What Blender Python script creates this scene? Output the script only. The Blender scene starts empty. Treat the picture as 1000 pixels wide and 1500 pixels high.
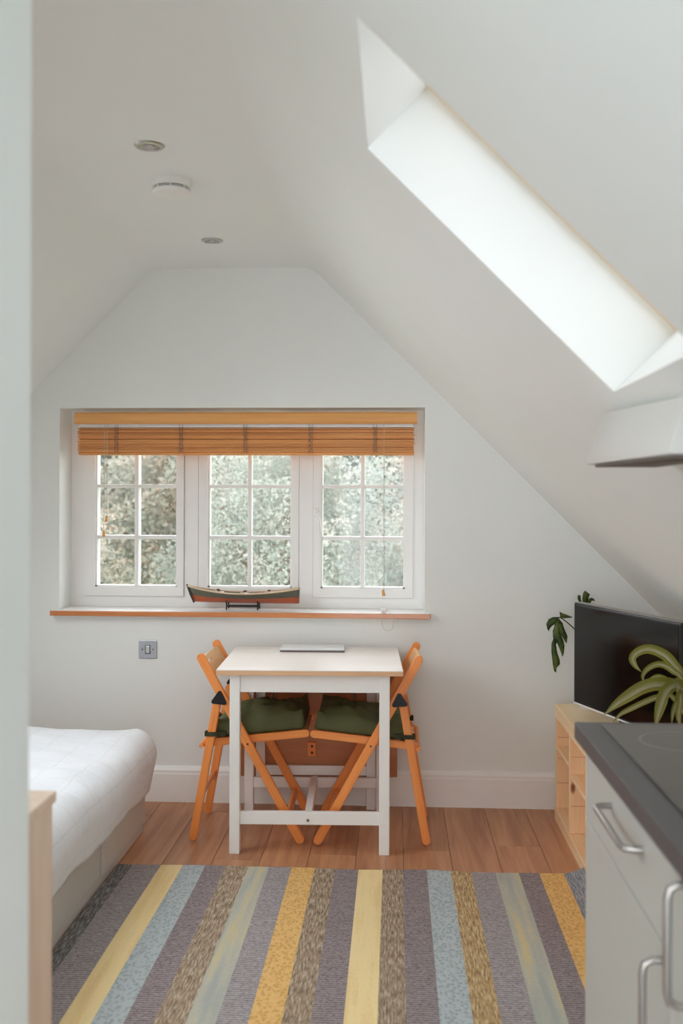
import bpy, bmesh, math, random
from mathutils import Vector, Matrix
random.seed(7)
R = math.radians
S = bpy.context.scene
C = S.collection

# ------------------------------------------------------------------ camera, sky, exposure
cam_d = bpy.data.cameras.new('camera'); cam = bpy.data.objects.new('camera', cam_d); C.objects.link(cam)
cam_d.sensor_fit = 'HORIZONTAL'; cam_d.sensor_width = 24; cam_d.lens = 34.99; cam_d.shift_y = -0.015
cam_d.clip_start = 0.05; cam_d.clip_end = 200
YAW = math.atan(78/1458.)
cam.matrix_world = Matrix.Translation((0, 0, 1.43)) @ Matrix.Rotation(YAW, 4, 'Z') @ Matrix.Rotation(R(90), 4, 'X') @ Matrix.Rotation(R(0.2), 4, 'Z')
cam_d.dof.use_dof = True; cam_d.dof.focus_distance = 4.35; cam_d.dof.aperture_fstop = 2.8
S.camera = cam
S.cycles.max_bounces = 24; S.cycles.diffuse_bounces = 16; S.cycles.transparent_max_bounces = 24
vs = S.view_settings
vs.view_transform = 'Standard'; vs.look = 'None'; vs.gamma = 1; vs.use_curve_mapping = False; vs.exposure = 1.10
W = bpy.data.worlds.new('overcast_sky'); S.world = W; W.use_nodes = True
bg = W.node_tree.nodes['Background']; bg.inputs[0].default_value = (0.925, 0.96, 1.0, 1); bg.inputs[1].default_value = 2.6

def portal(name, loc, rot, sx, sy):
    l = bpy.data.lights.new(name, 'AREA'); l.shape = 'RECTANGLE'; l.size = sx; l.size_y = sy
    l.cycles.is_portal = True
    o = bpy.data.objects.new(name, l); C.objects.link(o); o.location = loc; o.rotation_euler = rot
portal('portal_gable_window', (-0.73, 5.02, 1.39), (R(-90), 0, 0), 1.75, 1.0)
portal('portal_skylight', (0.205+0.14, 1.886, 1.94+0.14), (0, R(45), 0), 0.76, 0.6)
portal('portal_added_rear_glazing', (-0.3, -2.26, 1.1), (R(90), 0, 0), 2.7, 2.2)  # this and the next two serve openings added for daylight
portal('portal_added_left_skylight', (-1.889-0.14, 2.9, 1.805+0.14), (0, R(-45), 0), 1.04, 1.70)
portal('portal_added_near_skylight', (0.276+0.14, -0.75, 1.867+0.14), (0, R(45), 0), 0.96, 1.10)

# ------------------------------------------------------------------ helpers
def lin(c):
    out = []
    for v in c:
        v /= 255.
        out.append(v/12.92 if v <= .04045 else ((v+.055)/1.055)**2.4)
    return (*out, 1)
M = {}
class NT:
    def __init__(s, name, rough=.5, spec=.5, metal=0.):
        s.m = bpy.data.materials.new(name); s.m.use_nodes = True; s.t = s.m.node_tree
        s.b = s.t.nodes['Principled BSDF']
        s.b.inputs['Roughness'].default_value = rough; s.b.inputs['Specular IOR Level'].default_value = spec
        s.b.inputs['Metallic'].default_value = metal
    def n(s, typ, **kw):
        nd = s.t.nodes.new(typ)
        for k, v in kw.items():
            if k.startswith('_'): setattr(nd, k[1:], v)
            else: nd.inputs[k].default_value = v
        return nd
    def l(s, a, b): s.t.links.new(a, b)
    def coord(s, kind='Object', scale=(1, 1, 1)):
        tc = s.n('ShaderNodeTexCoord'); mp = s.n('ShaderNodeMapping'); mp.inputs['Scale'].default_value = scale
        s.l(tc.outputs[kind], mp.inputs['Vector']); return mp.outputs[0]
    def ramp(s, fac, stops, mode='LINEAR'):
        r = s.n('ShaderNodeValToRGB'); cr = r.color_ramp; cr.interpolation = mode
        while len(cr.elements) < len(stops): cr.elements.new(.5)
        for e, (p, c) in zip(cr.elements, stops): e.position = p; e.color = c
        s.l(fac, r.inputs[0]); return r.outputs[0]
    def bump(s, h, strength=.2, dist=.002):
        b = s.n('ShaderNodeBump', Strength=strength, Distance=dist); s.l(h, b.inputs['Height']); s.l(b.outputs[0], s.b.inputs['Normal'])
def plain(name, c, rough=.5, spec=.5, metal=0., var=.03, scale=30, bump=0.):
    a = NT(name, rough, spec, metal); base = lin(c)
    nz = a.n('ShaderNodeTexNoise', Scale=scale, Detail=4.); a.l(a.coord(), nz.inputs['Vector'])
    lo = tuple(v*(1-var) for v in base[:3])+(1,); hi = tuple(min(1, v*(1+var)) for v in base[:3])+(1,)
    a.l(a.ramp(nz.outputs[0], [(.3, lo), (.7, hi)]), a.b.inputs['Base Color'])
    if bump: a.bump(nz.outputs[0], bump)
    M[name] = a.m; return a
def wood(name, c1, c2, axis=2, rough=.45, fine=60, spec=.4, coat=0., rnd=.0, knots=False):
    a = NT(name, rough, spec)
    sc = [fine, fine, fine]; sc[axis] = fine*.06
    v = a.coord('Object', tuple(sc))
    if rnd:
        oi = a.n('ShaderNodeObjectInfo'); ad = a.n('ShaderNodeVectorMath', _operation='MULTIPLY_ADD')
        a.l(oi.outputs['Random'], ad.inputs[0]); ad.inputs[1].default_value = (57, 91, 33); a.l(v, ad.inputs[2]); v = ad.outputs[0]
    n1 = a.n('ShaderNodeTexNoise', Scale=1., Detail=6., Roughness=.6, Distortion=.6); a.l(v, n1.inputs['Vector'])
    n2 = a.n('ShaderNodeTexNoise', Scale=.15, Detail=3., Distortion=1.2); a.l(v, n2.inputs['Vector'])
    mx = a.n('ShaderNodeMath', _operation='ADD'); a.l(n1.outputs[0], mx.inputs[0]); a.l(n2.outputs[0], mx.inputs[1])
    hf = a.n('ShaderNodeMath', _operation='MULTIPLY'); a.l(mx.outputs[0], hf.inputs[0]); hf.inputs[1].default_value = .5
    col = a.ramp(hf.outputs[0], [(.34, lin(c1)), (.62, lin(c2))])
    if knots:
        kv = a.coord('Object', tuple(3. if i == axis else 7. for i in range(3)))
        vo = a.n('ShaderNodeTexVoronoi', Scale=1.); a.l(kv, vo.inputs['Vector'])
        kf = a.ramp(vo.outputs['Distance'], [(.05, (1, 1, 1, 1)), (.10, (0, 0, 0, 1))])
        mk = a.n('ShaderNodeMixRGB'); a.l(kf, mk.inputs[0]); a.l(col, mk.inputs[1]); mk.inputs[2].default_value = lin((150, 92, 55)); col = mk.outputs[0]
    if rnd:
        hs = a.n('ShaderNodeHueSaturation'); mr = a.n('ShaderNodeMapRange'); mr.inputs['To Min'].default_value = 1-rnd; mr.inputs['To Max'].default_value = 1+rnd
        a.l(oi.outputs['Random'], mr.inputs['Value']); a.l(mr.outputs[0], hs.inputs['Value']); a.l(col, hs.inputs['Color']); col = hs.outputs[0]
    a.l(col, a.b.inputs['Base Color'])
    if coat: a.b.inputs['Coat Weight'].default_value = coat; a.b.inputs['Coat Roughness'].default_value = .15
    a.bump(n1.outputs[0], .12, .0006)
    M[name] = a.m; return a

def obj(name, bm, mat, parent=None, smooth=False, label=None, mats=None):
    me = bpy.data.meshes.new(name)
    if isinstance(bm, bmesh.types.BMesh):
        bmesh.ops.recalc_face_normals(bm, faces=bm.faces[:]); bm.to_mesh(me); bm.free()
    else:
        me.from_pydata(*bm); me.update()
    for k in (mats or [mat]): me.materials.append(M[k])
    if smooth:
        me.polygons.foreach_set('use_smooth', [True]*len(me.polygons))
        if smooth != 'all':
            try: me.set_sharp_from_angle(angle=R(35))
            except Exception: pass
    o = bpy.data.objects.new(name, me); C.objects.link(o)
    if parent: o.parent = parent
    if label: o['label'] = label
    return o
def tag(o, label, cat, group=None):
    o['label'] = label; o['category'] = cat
    if group: o['group'] = group
    return o
def struct(o, label=None, cat=None):
    o['kind'] = 'structure'
    if label: o['label'] = label; o['category'] = cat or 'structure'
    return o
def thing(name, label, cat, loc=(0, 0, 0), rz=0, group=None):
    o = bpy.data.objects.new(name, None); C.objects.link(o); o.empty_display_size = .1
    o.location = loc; o.rotation_euler = (0, 0, rz); return tag(o, label, cat, group)
def bx(bm, x0, x1, y0, y1, z0, z1, mat=None):
    vs_ = [bm.verts.new(p) for p in ((x0,y0,z0),(x1,y0,z0),(x1,y1,z0),(x0,y1,z0),(x0,y0,z1),(x1,y0,z1),(x1,y1,z1),(x0,y1,z1))]
    for f in ((0,3,2,1),(4,5,6,7),(0,1,5,4),(1,2,6,5),(2,3,7,6),(3,0,4,7)):
        fc = bm.faces.new([vs_[i] for i in f])
        if mat is not None: fc.material_index = mat
    return vs_
def BM(): return bmesh.new()
def bev(bm, w, seg=2):
    bmesh.ops.bevel(bm, geom=bm.edges[:], offset=w, segments=seg, affect='EDGES', profile=.5, clamp_overlap=True); return bm
def box(x0, x1, y0, y1, z0, z1, b=0., seg=2):
    bm = BM(); bx(bm, x0, x1, y0, y1, z0, z1)
    return bev(bm, b, seg) if b else bm
def prism(pts, axis, a0, a1, b=0.):
    """closed 2-D outline pushed along an axis; pts are (u,v) = the other two axes in order"""
    bm = BM()
    def P(u, v, w): return (w, u, v) if axis == 0 else ((u, w, v) if axis == 1 else (u, v, w))
    A = [bm.verts.new(P(u, v, a0)) for u, v in pts]; B = [bm.verts.new(P(u, v, a1)) for u, v in pts]
    bm.faces.new(A); bm.faces.new(B[::-1]); n = len(pts)
    for i in range(n): bm.faces.new((A[i], B[i], B[(i+1) % n], A[(i+1) % n]))
    if b:
        bmesh.ops.recalc_face_normals(bm, faces=bm.faces[:])
        bmesh.ops.bevel(bm, geom=[e for e in bm.edges if len(e.link_faces) == 2 and e.calc_face_angle(0) > .6], offset=b, segments=2, affect='EDGES', clamp_overlap=True)
    return bm
def tube(bm, pts, r, n=8, caps=True):
    pts = [Vector(p) for p in pts]; rings = []
    rr = r if isinstance(r, (list, tuple)) else [r]*len(pts)
    up = None
    for i, p in enumerate(pts):
        t = (pts[min(i+1, len(pts)-1)]-pts[max(i-1, 0)]).normalized()
        if up is None: up = Vector((0, 0, 1)) if abs(t.z) < .9 else Vector((1, 0, 0))
        s = t.cross(up).normalized(); up = s.cross(t).normalized()
        rings.append([bm.verts.new(p+(s*math.cos(2*math.pi*k/n)+up*math.sin(2*math.pi*k/n))*rr[i]) for k in range(n)])
    for a, b in zip(rings, rings[1:]):
        for k in range(n): bm.faces.new((a[k], a[(k+1) % n], b[(k+1) % n], b[k]))
    if caps: bm.faces.new(rings[0][::-1]); bm.faces.new(rings[-1])
    return bm
def lathe(prof, n=32, c=(0, 0, 0), caps=True):
    bm = BM(); rings = []
    for r, z in prof: rings.append([bm.verts.new((c[0]+r*math.cos(2*math.pi*k/n), c[1]+r*math.sin(2*math.pi*k/n), c[2]+z)) for k in range(n)])
    for a, b in zip(rings, rings[1:]):
        for k in range(n): bm.faces.new((a[k], a[(k+1) % n], b[(k+1) % n], b[k]))
    if caps: bm.faces.new(rings[0][::-1]); bm.faces.new(rings[-1])
    return bm
def spline(pts, n):
    pts = [Vector(p) for p in pts]; P = [2*pts[0]-pts[1]]+pts+[2*pts[-1]-pts[-2]]; out = []
    segs = len(pts)-1
    for i in range(n+1):
        u = i/n*segs; k = min(int(u), segs-1); t = u-k
        a, b, c, d = P[k:k+4]
        out.append(.5*((2*b)+(c-a)*t+(2*a-5*b+4*c-d)*t*t+(3*b-a-3*c+d)*t**3))
    return out

# ------------------------------------------------------------------ materials
plain('wall_paint', (235, 238, 236), .85, .2, var=.008, scale=3)
plain('bed_white', (214, 212, 206), .4, .4, var=.01, scale=8)
plain('white_wood', (242, 242, 240), .45, .4, var=.015, scale=12)
plain('window_white', (242, 241, 240), .35, .5, var=.01, scale=10)
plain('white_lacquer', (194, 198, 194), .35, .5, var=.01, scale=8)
plain('cabinet_side', (205, 206, 203), .4, .4, var=.01, scale=8)
plain('lamp_glass', (176, 172, 168), .2, .5, var=.05)
plain('white_plastic', (236, 236, 234), .4, .5, var=.01, scale=20)
plain('dark_slot', (70, 68, 66), .7, .3, var=.05)
plain('steel', (190, 190, 188), .28, .5, 1., var=.03, scale=60)
plain('brushed_plate', (178, 181, 188), .38, .5, .8, var=.03, scale=90)
plain('handle_metal', (176, 172, 168), .35, .5, .9, var=.03, scale=60)
plain('black_plastic', (22, 22, 25), .45, .4, var=.1)
plain('tv_black', (5, 7, 9), .12, .35, var=.05)
plain('tv_bezel', (24, 24, 26), .3, .5, var=.05)
plain('worktop', (82, 80, 83), .38, .5, var=.12, scale=160, bump=.03)
plain('hob_glass', (54, 51, 50), .16, .6, var=.08, scale=40)
plain('hood_metal', (214, 214, 210), .4, .4, var=.01, scale=8)
plain('hood_filter', (120, 112, 106), .5, .4, .6, var=.1, scale=150)
plain('cord', (205, 190, 165), .8, .2, var=.05)
plain('ladder_tape', (150, 122, 112), .9, .1, var=.12, scale=200)
plain('cushion_green', (88, 92, 58), .7, .35, var=.16, scale=9, bump=.12)
plain('strap_green', (64, 66, 48), .9, .2, var=.1, scale=100)
plain('soil', (50, 38, 30), .95, .1, var=.3, scale=120, bump=.5)
plain('pot_white', (220, 218, 212), .5, .4, var=.02)
plain('hull_green', (92, 92, 76), .4, .5, var=.10, scale=14)
plain('hull_red', (168, 82, 46), .4, .5, var=.12, scale=14)
plain('boat_cream', (216, 190, 160), .45, .4, var=.06, scale=30)
plain('boat_thwart', (104, 66, 60), .5, .4, var=.1, scale=30)
plain('boat_dark', (62, 66, 74), .5, .4, var=.1)
plain('stand_black', (34, 28, 32), .45, .4, var=.1)
plain('laptop_shell', (232, 234, 234), .45, .4, 0., var=.01)
plain('laptop_dark', (120, 108, 108), .4, .5, .4, var=.02)
plain('mattress', (225, 225, 222), .9, .2, var=.02)
plain('bounce_grey', (176, 179, 180), .5, .3, var=.04, scale=6)  # pale floor tone added to bounce neutral light onto the ceiling
plain('lawn', (120, 140, 95), .95, .1, var=.3, scale=2)
plain('bark', (120, 108, 95), .9, .1, var=.3, scale=6, bump=.5)
wood('oak_floor', (160, 106, 74), (208, 154, 114), axis=1, rough=.38, fine=34, rnd=.08)
wood('pine', (246, 208, 160), (253, 230, 192), axis=2, rough=.5, fine=45, knots=True)
wood('pine_y', (246, 208, 160), (253, 230, 192), axis=1, rough=.5, fine=45, knots=True)
wood('pine_pale', (222, 198, 176), (238, 218, 198), axis=2, rough=.5, fine=45, knots=True)
wood('beech', (236, 136, 64), (250, 166, 90), axis=2, rough=.42, fine=50, coat=.15)
wood('beech_y', (228, 176, 122), (246, 206, 158), axis=1, rough=.42, fine=50)
wood('beech_x', (236, 136, 64), (250, 166, 90), axis=0, rough=.42, fine=50, coat=.15)
wood('bamboo', (206, 130, 68), (236, 166, 98), axis=0, rough=.42, fine=40, rnd=.12, spec=.4)
wood('valance_wood', (222, 158, 90), (240, 182, 112), axis=0, rough=.42, fine=30)
wood('sill_wood', (190, 112, 62), (214, 138, 82), axis=0, rough=.22, fine=40, spec=.6, coat=.4)
wood('table_edge', (214, 166, 124), (232, 192, 154), axis=0, rough=.4, fine=40)
wood('table_top', (238, 229, 222), (244, 238, 232), axis=0, rough=.3, fine=25)
wood('leaf_panel', (172, 110, 70), (196, 132, 90), axis=0, rough=.4, fine=30)
def glass(name, tint=(1, 1, 1, 1), gl=.06):
    a = NT(name); t = a.t
    tr = a.n('ShaderNodeBsdfTransparent'); tr.inputs[0].default_value = tint
    g = a.n('ShaderNodeBsdfGlossy'); g.inputs['Roughness'].default_value = .02
    lw = a.n('ShaderNodeLayerWeight', Blend=.12)
    mu = a.n('ShaderNodeMath', _operation='MULTIPLY_ADD'); a.l(lw.outputs['Fresnel'], mu.inputs[0]); mu.inputs[1].default_value = .6; mu.inputs[2].default_value = gl*.3
    mx = a.n('ShaderNodeMixShader'); a.l(mu.outputs[0], mx.inputs[0]); a.l(tr.outputs[0], mx.inputs[1]); a.l(g.outputs[0], mx.inputs[2])
    a.l(mx.outputs[0], t.nodes['Material Output'].inputs['Surface']); M[name] = a.m
glass('pane_glass'); glass('dimming_glass', (.64, .64, .645, 1))  # second glass: tint added to dim daylight on the skylight reveal
def leafmat(name, cols, scale, transl=.4, rough=.5):
    a = NT(name, rough, .3)
    nz = a.n('ShaderNodeTexNoise', Scale=scale, Detail=6., Roughness=.7); a.l(a.coord(), nz.inputs['Vector'])
    col = a.ramp(nz.outputs[0], [(.32+.36*i/(len(cols)-1), lin(c)) for i, c in enumerate(cols)])
    a.l(col, a.b.inputs['Base Color'])
    if transl:
        tl = a.n('ShaderNodeBsdfTranslucent'); a.l(col, tl.inputs[0]); mx = a.n('ShaderNodeMixShader', Fac=transl)
        a.l(a.b.outputs[0], mx.inputs[1]); a.l(tl.outputs[0], mx.inputs[2]); a.l(mx.outputs[0], a.t.nodes['Material Output'].inputs['Surface'])
    M[name] = a.m
leafmat('tree_green', [(112, 126, 118), (140, 151, 142), (172, 174, 164)], 1.6, .5)
leafmat('tree_pale', [(126, 135, 127), (155, 160, 150), (190, 182, 173)], 1.6, .5)
leafmat('tree_autumn', [(128, 136, 123), (163, 161, 149), (205, 178, 158)], 1.6, .5)
leafmat('monstera_green', [(46, 64, 32), (70, 88, 42), (108, 120, 56)], 14, .2, .35)
# variegated strap leaf: pale band down the middle (u across the blade)
a = NT('strap_leaf', .35, .5)
tc = a.n('ShaderNodeTexCoord'); sp = a.n('ShaderNodeSeparateXYZ'); a.l(tc.outputs['UV'], sp.inputs[0])
nz = a.n('ShaderNodeTexNoise', Scale=9., Detail=3.); a.l(tc.outputs['UV'], nz.inputs['Vector'])
ma = a.n('ShaderNodeMath', _operation='MULTIPLY_ADD'); a.l(nz.outputs[0], ma.inputs[0]); ma.inputs[1].default_value = .25; a.l(sp.outputs[0], ma.inputs[2])
col = a.ramp(ma.outputs[0], [(.0, lin((128, 128, 48))), (.36, lin((132, 134, 62))), (.58, lin((172, 170, 128))), (.70, lin((196, 194, 170))), (.86, lin((128, 130, 58))), (1., lin((160, 156, 70)))])
a.l(col, a.b.inputs['Base Color']); tl = a.n('ShaderNodeBsdfTranslucent'); a.l(col, tl.inputs[0]); mx = a.n('ShaderNodeMixShader', Fac=.25)
a.l(a.b.outputs[0], mx.inputs[1]); a.l(tl.outputs[0], mx.inputs[2]); a.l(mx.outputs[0], a.t.nodes['Material Output'].inputs['Surface']); M['strap_leaf'] = a.m
# duvet cover: white cotton with a faint woven check
a = NT('duvet_cotton', .9, .15); a.b.inputs['Sheen Weight'].default_value = .15
tc = a.n('ShaderNodeTexCoord'); sp = a.n('ShaderNodeSeparateXYZ'); a.l(tc.outputs['UV'], sp.inputs[0])
lines = []
for k in range(2):
    fr = a.n('ShaderNodeMath', _operation='PINGPONG'); a.l(sp.outputs[k], fr.inputs[0]); fr.inputs[1].default_value = .065
    ls = a.n('ShaderNodeMath', _operation='LESS_THAN'); a.l(fr.outputs[0], ls.inputs[0]); ls.inputs[1].default_value = .0016; lines.append(ls)
mxm = a.n('ShaderNodeMath', _operation='MAXIMUM'); a.l(lines[0].outputs[0], mxm.inputs[0]); a.l(lines[1].outputs[0], mxm.inputs[1])
nz = a.n('ShaderNodeTexNoise', Scale=60., Detail=2.); a.l(tc.outputs['UV'], nz.inputs['Vector'])
mm = a.n('ShaderNodeMath', _operation='MULTIPLY'); a.l(mxm.outputs[0], mm.inputs[0]); a.l(nz.outputs[0], mm.inputs[1])
mc = a.n('ShaderNodeMixRGB'); a.l(mm.outputs[0], mc.inputs[0]); mc.inputs[1].default_value = lin((236, 240, 246)); mc.inputs[2].default_value = lin((214, 212, 202))
a.l(mc.outputs[0], a.b.inputs['Base Color'])
n2 = a.n('ShaderNodeTexNoise', Scale=7., Detail=5., Distortion=1.5); a.l(tc.outputs['UV'], n2.inputs['Vector']); a.bump(n2.outputs[0], .35, .02)
M['duvet_cotton'] = a.m
# rug stripes
def rugmat(name, c1, c2, kind, c3=None):
    a = NT(name, .95, .1)
    if kind == 'rib':
        v = a.coord('Object', (1, 1, 1)); w = a.n('ShaderNodeTexWave', Scale=26., Distortion=3.5, Detail=2.); w.bands_direction = 'Y'; w.inputs['Detail Scale'].default_value = 4.
        a.l(v, w.inputs['Vector']); n = a.n('ShaderNodeTexNoise', Scale=90., Detail=3.); a.l(v, n.inputs['Vector'])
        m = a.n('ShaderNodeMath', _operation='MULTIPLY_ADD'); a.l(n.outputs[0], m.inputs[0]); m.inputs[1].default_value = .9; a.l(w.outputs['Fac'], m.inputs[2])
        h = a.n('ShaderNodeMath', _operation='MULTIPLY'); a.l(m.outputs[0], h.inputs[0]); h.inputs[1].default_value = .52; f = h.outputs[0]
        col = a.ramp(f, [(.2, lin(c1)), (.75, lin(c2))])
    elif kind == 'fleck':
        n = a.n('ShaderNodeTexNoise', Scale=1., Detail=3., Roughness=.7); a.l(a.coord('Object', (210, 20, 1)), n.inputs['Vector']); f = n.outputs[0]
        st = [(.36, lin(c1)), (.5, lin(c2)), (.64, lin(c3 or c2))]
        col = a.ramp(f, st)
    elif kind == 'dots':
        n = a.n('ShaderNodeTexVoronoi', Scale=85.); a.l(a.coord('Object', (1, .8, 1)), n.inputs['Vector']); f = n.outputs['Distance']
        col = a.ramp(f, [(.15, lin(c1)), (.6, lin(c2))])
    else:
        n = a.n('ShaderNodeTexNoise', Scale=1., Detail=3.); a.l(a.coord('Object', (28, 2.0, 1)), n.inputs['Vector'])
        n3 = a.n('ShaderNodeTexNoise', Scale=110., Detail=2.); a.l(a.coord(), n3.inputs['Vector'])
        m = a.n('ShaderNodeMath', _operation='MULTIPLY_ADD'); a.l(n3.outputs[0], m.inputs[0]); m.inputs[1].default_value = .35; a.l(n.outputs[0], m.inputs[2]); f = m.outputs[0]
        col = a.ramp(f, [(.5, lin(c1)), (.72, lin(c2)), (.85, lin(c3 or c2))])
    a.l(col, a.b.inputs['Base Color']); a.bump(f, .5, .004); M[name] = a.m
rugmat('rug_charcoal', (74, 74, 79), (123, 121, 121), 'fleck', (172, 170, 165))
rugmat('rug_grey', (122, 115, 118), (190, 183, 184), 'rib')
rugmat('rug_mauve', (106, 95, 98), (174, 163, 164), 'rib')
rugmat('rug_yellow', (238, 210, 154), (248, 224, 170), 'blend', (240, 220, 170))
rugmat('rug_ochre', (206, 160, 96), (234, 192, 126), 'dots')
rugmat('rug_blue', (154, 164, 168), (186, 196, 199), 'dots')
rugmat('rug_brown', (122, 104, 90), (164, 144, 122), 'fleck', (204, 190, 168))
rugmat('rug_tan', (136, 108, 80), (190, 160, 116), 'fleck', (220, 200, 162))
rugmat('rug_sage', (172, 176, 170), (190, 189, 174), 'blend', (208, 194, 150))
rugmat('rug_slate', (104, 109, 118), (146, 151, 158), 'fleck', (184, 189, 193))

# ------------------------------------------------------------------ room shell
YW, CZ = 4.70, 2.54            # gable wall, ceiling height
XL, XR = -1.154, -0.397        # where the slopes leave the ceiling
YB = -2.2
XKL, XKR = -2.62, 1.33         # knee walls
# floor: single planks on a base slab, its pale grey added to bounce light
fl = struct(obj('floor', box(XKL-.1, XKR+.1, YB-.1, YW+.1, -.15, -.012), 'bounce_grey'), 'oak plank floor', 'floor')
pw, pl = .19, 1.28
px = XKL; k = 0
mesh_cache = {}
while px < XKR-.02:
    w = min(pw, XKR-px); y = 1.0-((k*.47) % 1.)*pl
    while y < YW-.005:
        y0, y1 = max(y, .9), min(y+pl, YW)
        if y1 > y0+.03:
            key = (round(w, 3), round(y1-y0, 3))
            if key not in mesh_cache:
                o = obj('plank', box(.0006, w-.0006, .0006, y1-y0-.0006, -.012, 0, .0012, 1), 'oak_floor', fl); mesh_cache[key] = o.data
            else:
                o = bpy.data.objects.new('plank', mesh_cache[key]); C.objects.link(o); o.parent = fl
            o.location = (px, y0, 0)
        y += pl
    px += pw; k += 1
# gable wall with window opening
OX0, OX1, OZ0, OZ1 = -1.607, .141, .885, 1.876
bm = BM(); T = .30
bx(bm, XKL-.3, OX0, YW, YW+T, -.15, 2.9); bx(bm, OX1, XKR+.3, YW, YW+T, -.15, 2.9)
bx(bm, OX0, OX1, YW, YW+T, -.15, OZ0); bx(bm, OX0, OX1, YW, YW+T, OZ1, 2.9)
struct(obj('wall_far', bm, 'wall_paint'), 'white painted gable wall around the window', 'wall')
# flat ceiling with softly rounded joints to the slopes
Rf = .14; tt = Rf*math.tan(R(22.5)); pts = []
for i in range(9):
    an = R(45)*(1-i/8); pts.append((XL+tt-Rf*math.sin(an), CZ-Rf+Rf*math.cos(an)))
for i in range(9):
    an = R(45)*i/8; pts.append((XR-tt+Rf*math.sin(an), CZ-Rf+Rf*math.cos(an)))
pts += [(XR+.35, CZ+.2), (XL-.35, CZ+.2)]
o = obj('ceiling', prism(pts, 1, YB, YW), 'wall_paint', smooth=True); struct(o, 'flat white plastered ceiling', 'ceiling')
# slopes: slabs of .19 thickness; s runs down the slope from the ceiling joint
def slope_slab(name, sx, x0, holes, slen, label):
    bm = BM(); d = math.sqrt(.5); T = .19
    def blk(s0, s1, y0, y1):
        if s1-s0 < 1e-4 or y1-y0 < 1e-4: return
        vs_ = bx(bm, s0, s1, y0, y1, 0, T)
        for v in vs_:
            s, y, n = v.co; v.co = (x0+sx*(s*d+n*d), y, CZ-s*d+n*d)
    y_ = YB
    for s0, s1, y0, y1 in sorted(holes, key=lambda h: h[2]):
        blk(-.25, slen, y_, y0); blk(-.25, s0, y0, y1); blk(s1, slen, y0, y1); y_ = y1
    blk(-.25, slen, y_, YW)
    return struct(obj(name, bm, 'wall_paint'), label, 'ceiling')
q2 = math.sqrt(2)
SKY = ((-.062-XR)*q2, (.473-XR)*q2, 1.59, 2.183)
FILL_SKL = (.52, 1.56, 2.05, 3.75)  # added opening out of view, brightens the far half of the room
FILL_SKR = (SKY[0], SKY[1]+.2, -1.3, -.2)  # added opening behind the camera, brings light from the right
slope_slab('ceiling_right', 1, XR, [SKY, FILL_SKR], (XKR-XR+.05)*q2, 'sloping white ceiling with the skylight')
slope_slab('ceiling_left', -1, XL, [FILL_SKL], (XL-XKL+.05)*q2, 'sloping white ceiling above the bed')
struct(obj('wall_left', box(XKL-.1, XKL, YB, YW, -.15, CZ-(XL-XKL)+.15), 'wall_paint'), 'low white knee wall behind the bed', 'wall')
struct(obj('wall_right', box(XKR, XKR+.1, YB, YW, -.15, CZ-(XKR-XR)+.15), 'wall_paint'), 'low white knee wall behind the kitchen units', 'wall')
# unseen rear wall; its wide glazing is added to let in soft daylight
bm = BM(); gx0, gx1, gz1 = -1.65, 1.05, 2.2
bx(bm, XKL-.3, gx0, YB-.15, YB, -.15, 2.8); bx(bm, gx1, XKR+.3, YB-.15, YB, -.15, 2.8); bx(bm, gx0, gx1, YB-.15, YB, gz1, 2.8); bx(bm, gx0, gx1, YB-.15, YB, -.15, .02)
struct(obj('wall_rear', bm, 'wall_paint'), 'unseen white rear wall with glazing added for daylight', 'wall')
bm = BM()
for x in (gx0, gx0+.88, gx0+1.76, gx1-.06): bx(bm, x, x+.06, YB-.1, YB-.04, .02, gz1)
bx(bm, gx0, gx1, YB-.1, YB-.04, .02, .10); bx(bm, gx0, gx1, YB-.1, YB-.04, gz1-.06, gz1)
d1 = struct(obj('added_door_1', bm, 'window_white'), 'white glazed doors, unseen, added for daylight', 'door')
for i in range(3): obj('pane', box(gx0+.06+.88*i, gx0+.88+.88*i, YB-.072, YB-.066, .1, gz1-.06), 'pane_glass', d1)
# partition end close to the viewpoint
struct(obj('wall_partition', box(XKL, -.483, 1.16, 1.30, 0, CZ, .004), 'wall_paint'), 'end of a white partition wall', 'wall')
# baseboards
prof = [(0, 0), (.018, 0), (.018, .132), (.016, .138), (.016, .150), (.012, .158), (.007, .166), (0, .168)]
def baseboard(name, x0, x1):
    return struct(obj(name, prism([(YW-u, v) for u, v in prof], 0, x0, x1), 'white_wood'), 'white moulded skirting board', 'baseboard')
baseboard('baseboard_far', XKL, XKR)
struct(obj('baseboard_left', prism([(XKL+u, v) for u, v in prof], 1, 1.31, YW-.02), 'white_wood'), 'white moulded skirting board behind the bed', 'baseboard')
# window sill
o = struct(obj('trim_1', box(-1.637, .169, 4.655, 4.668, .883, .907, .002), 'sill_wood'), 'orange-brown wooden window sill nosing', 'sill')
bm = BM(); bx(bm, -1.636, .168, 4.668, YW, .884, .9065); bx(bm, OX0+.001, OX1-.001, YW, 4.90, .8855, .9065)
obj('sill_board', bm, 'window_white', o)

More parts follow.
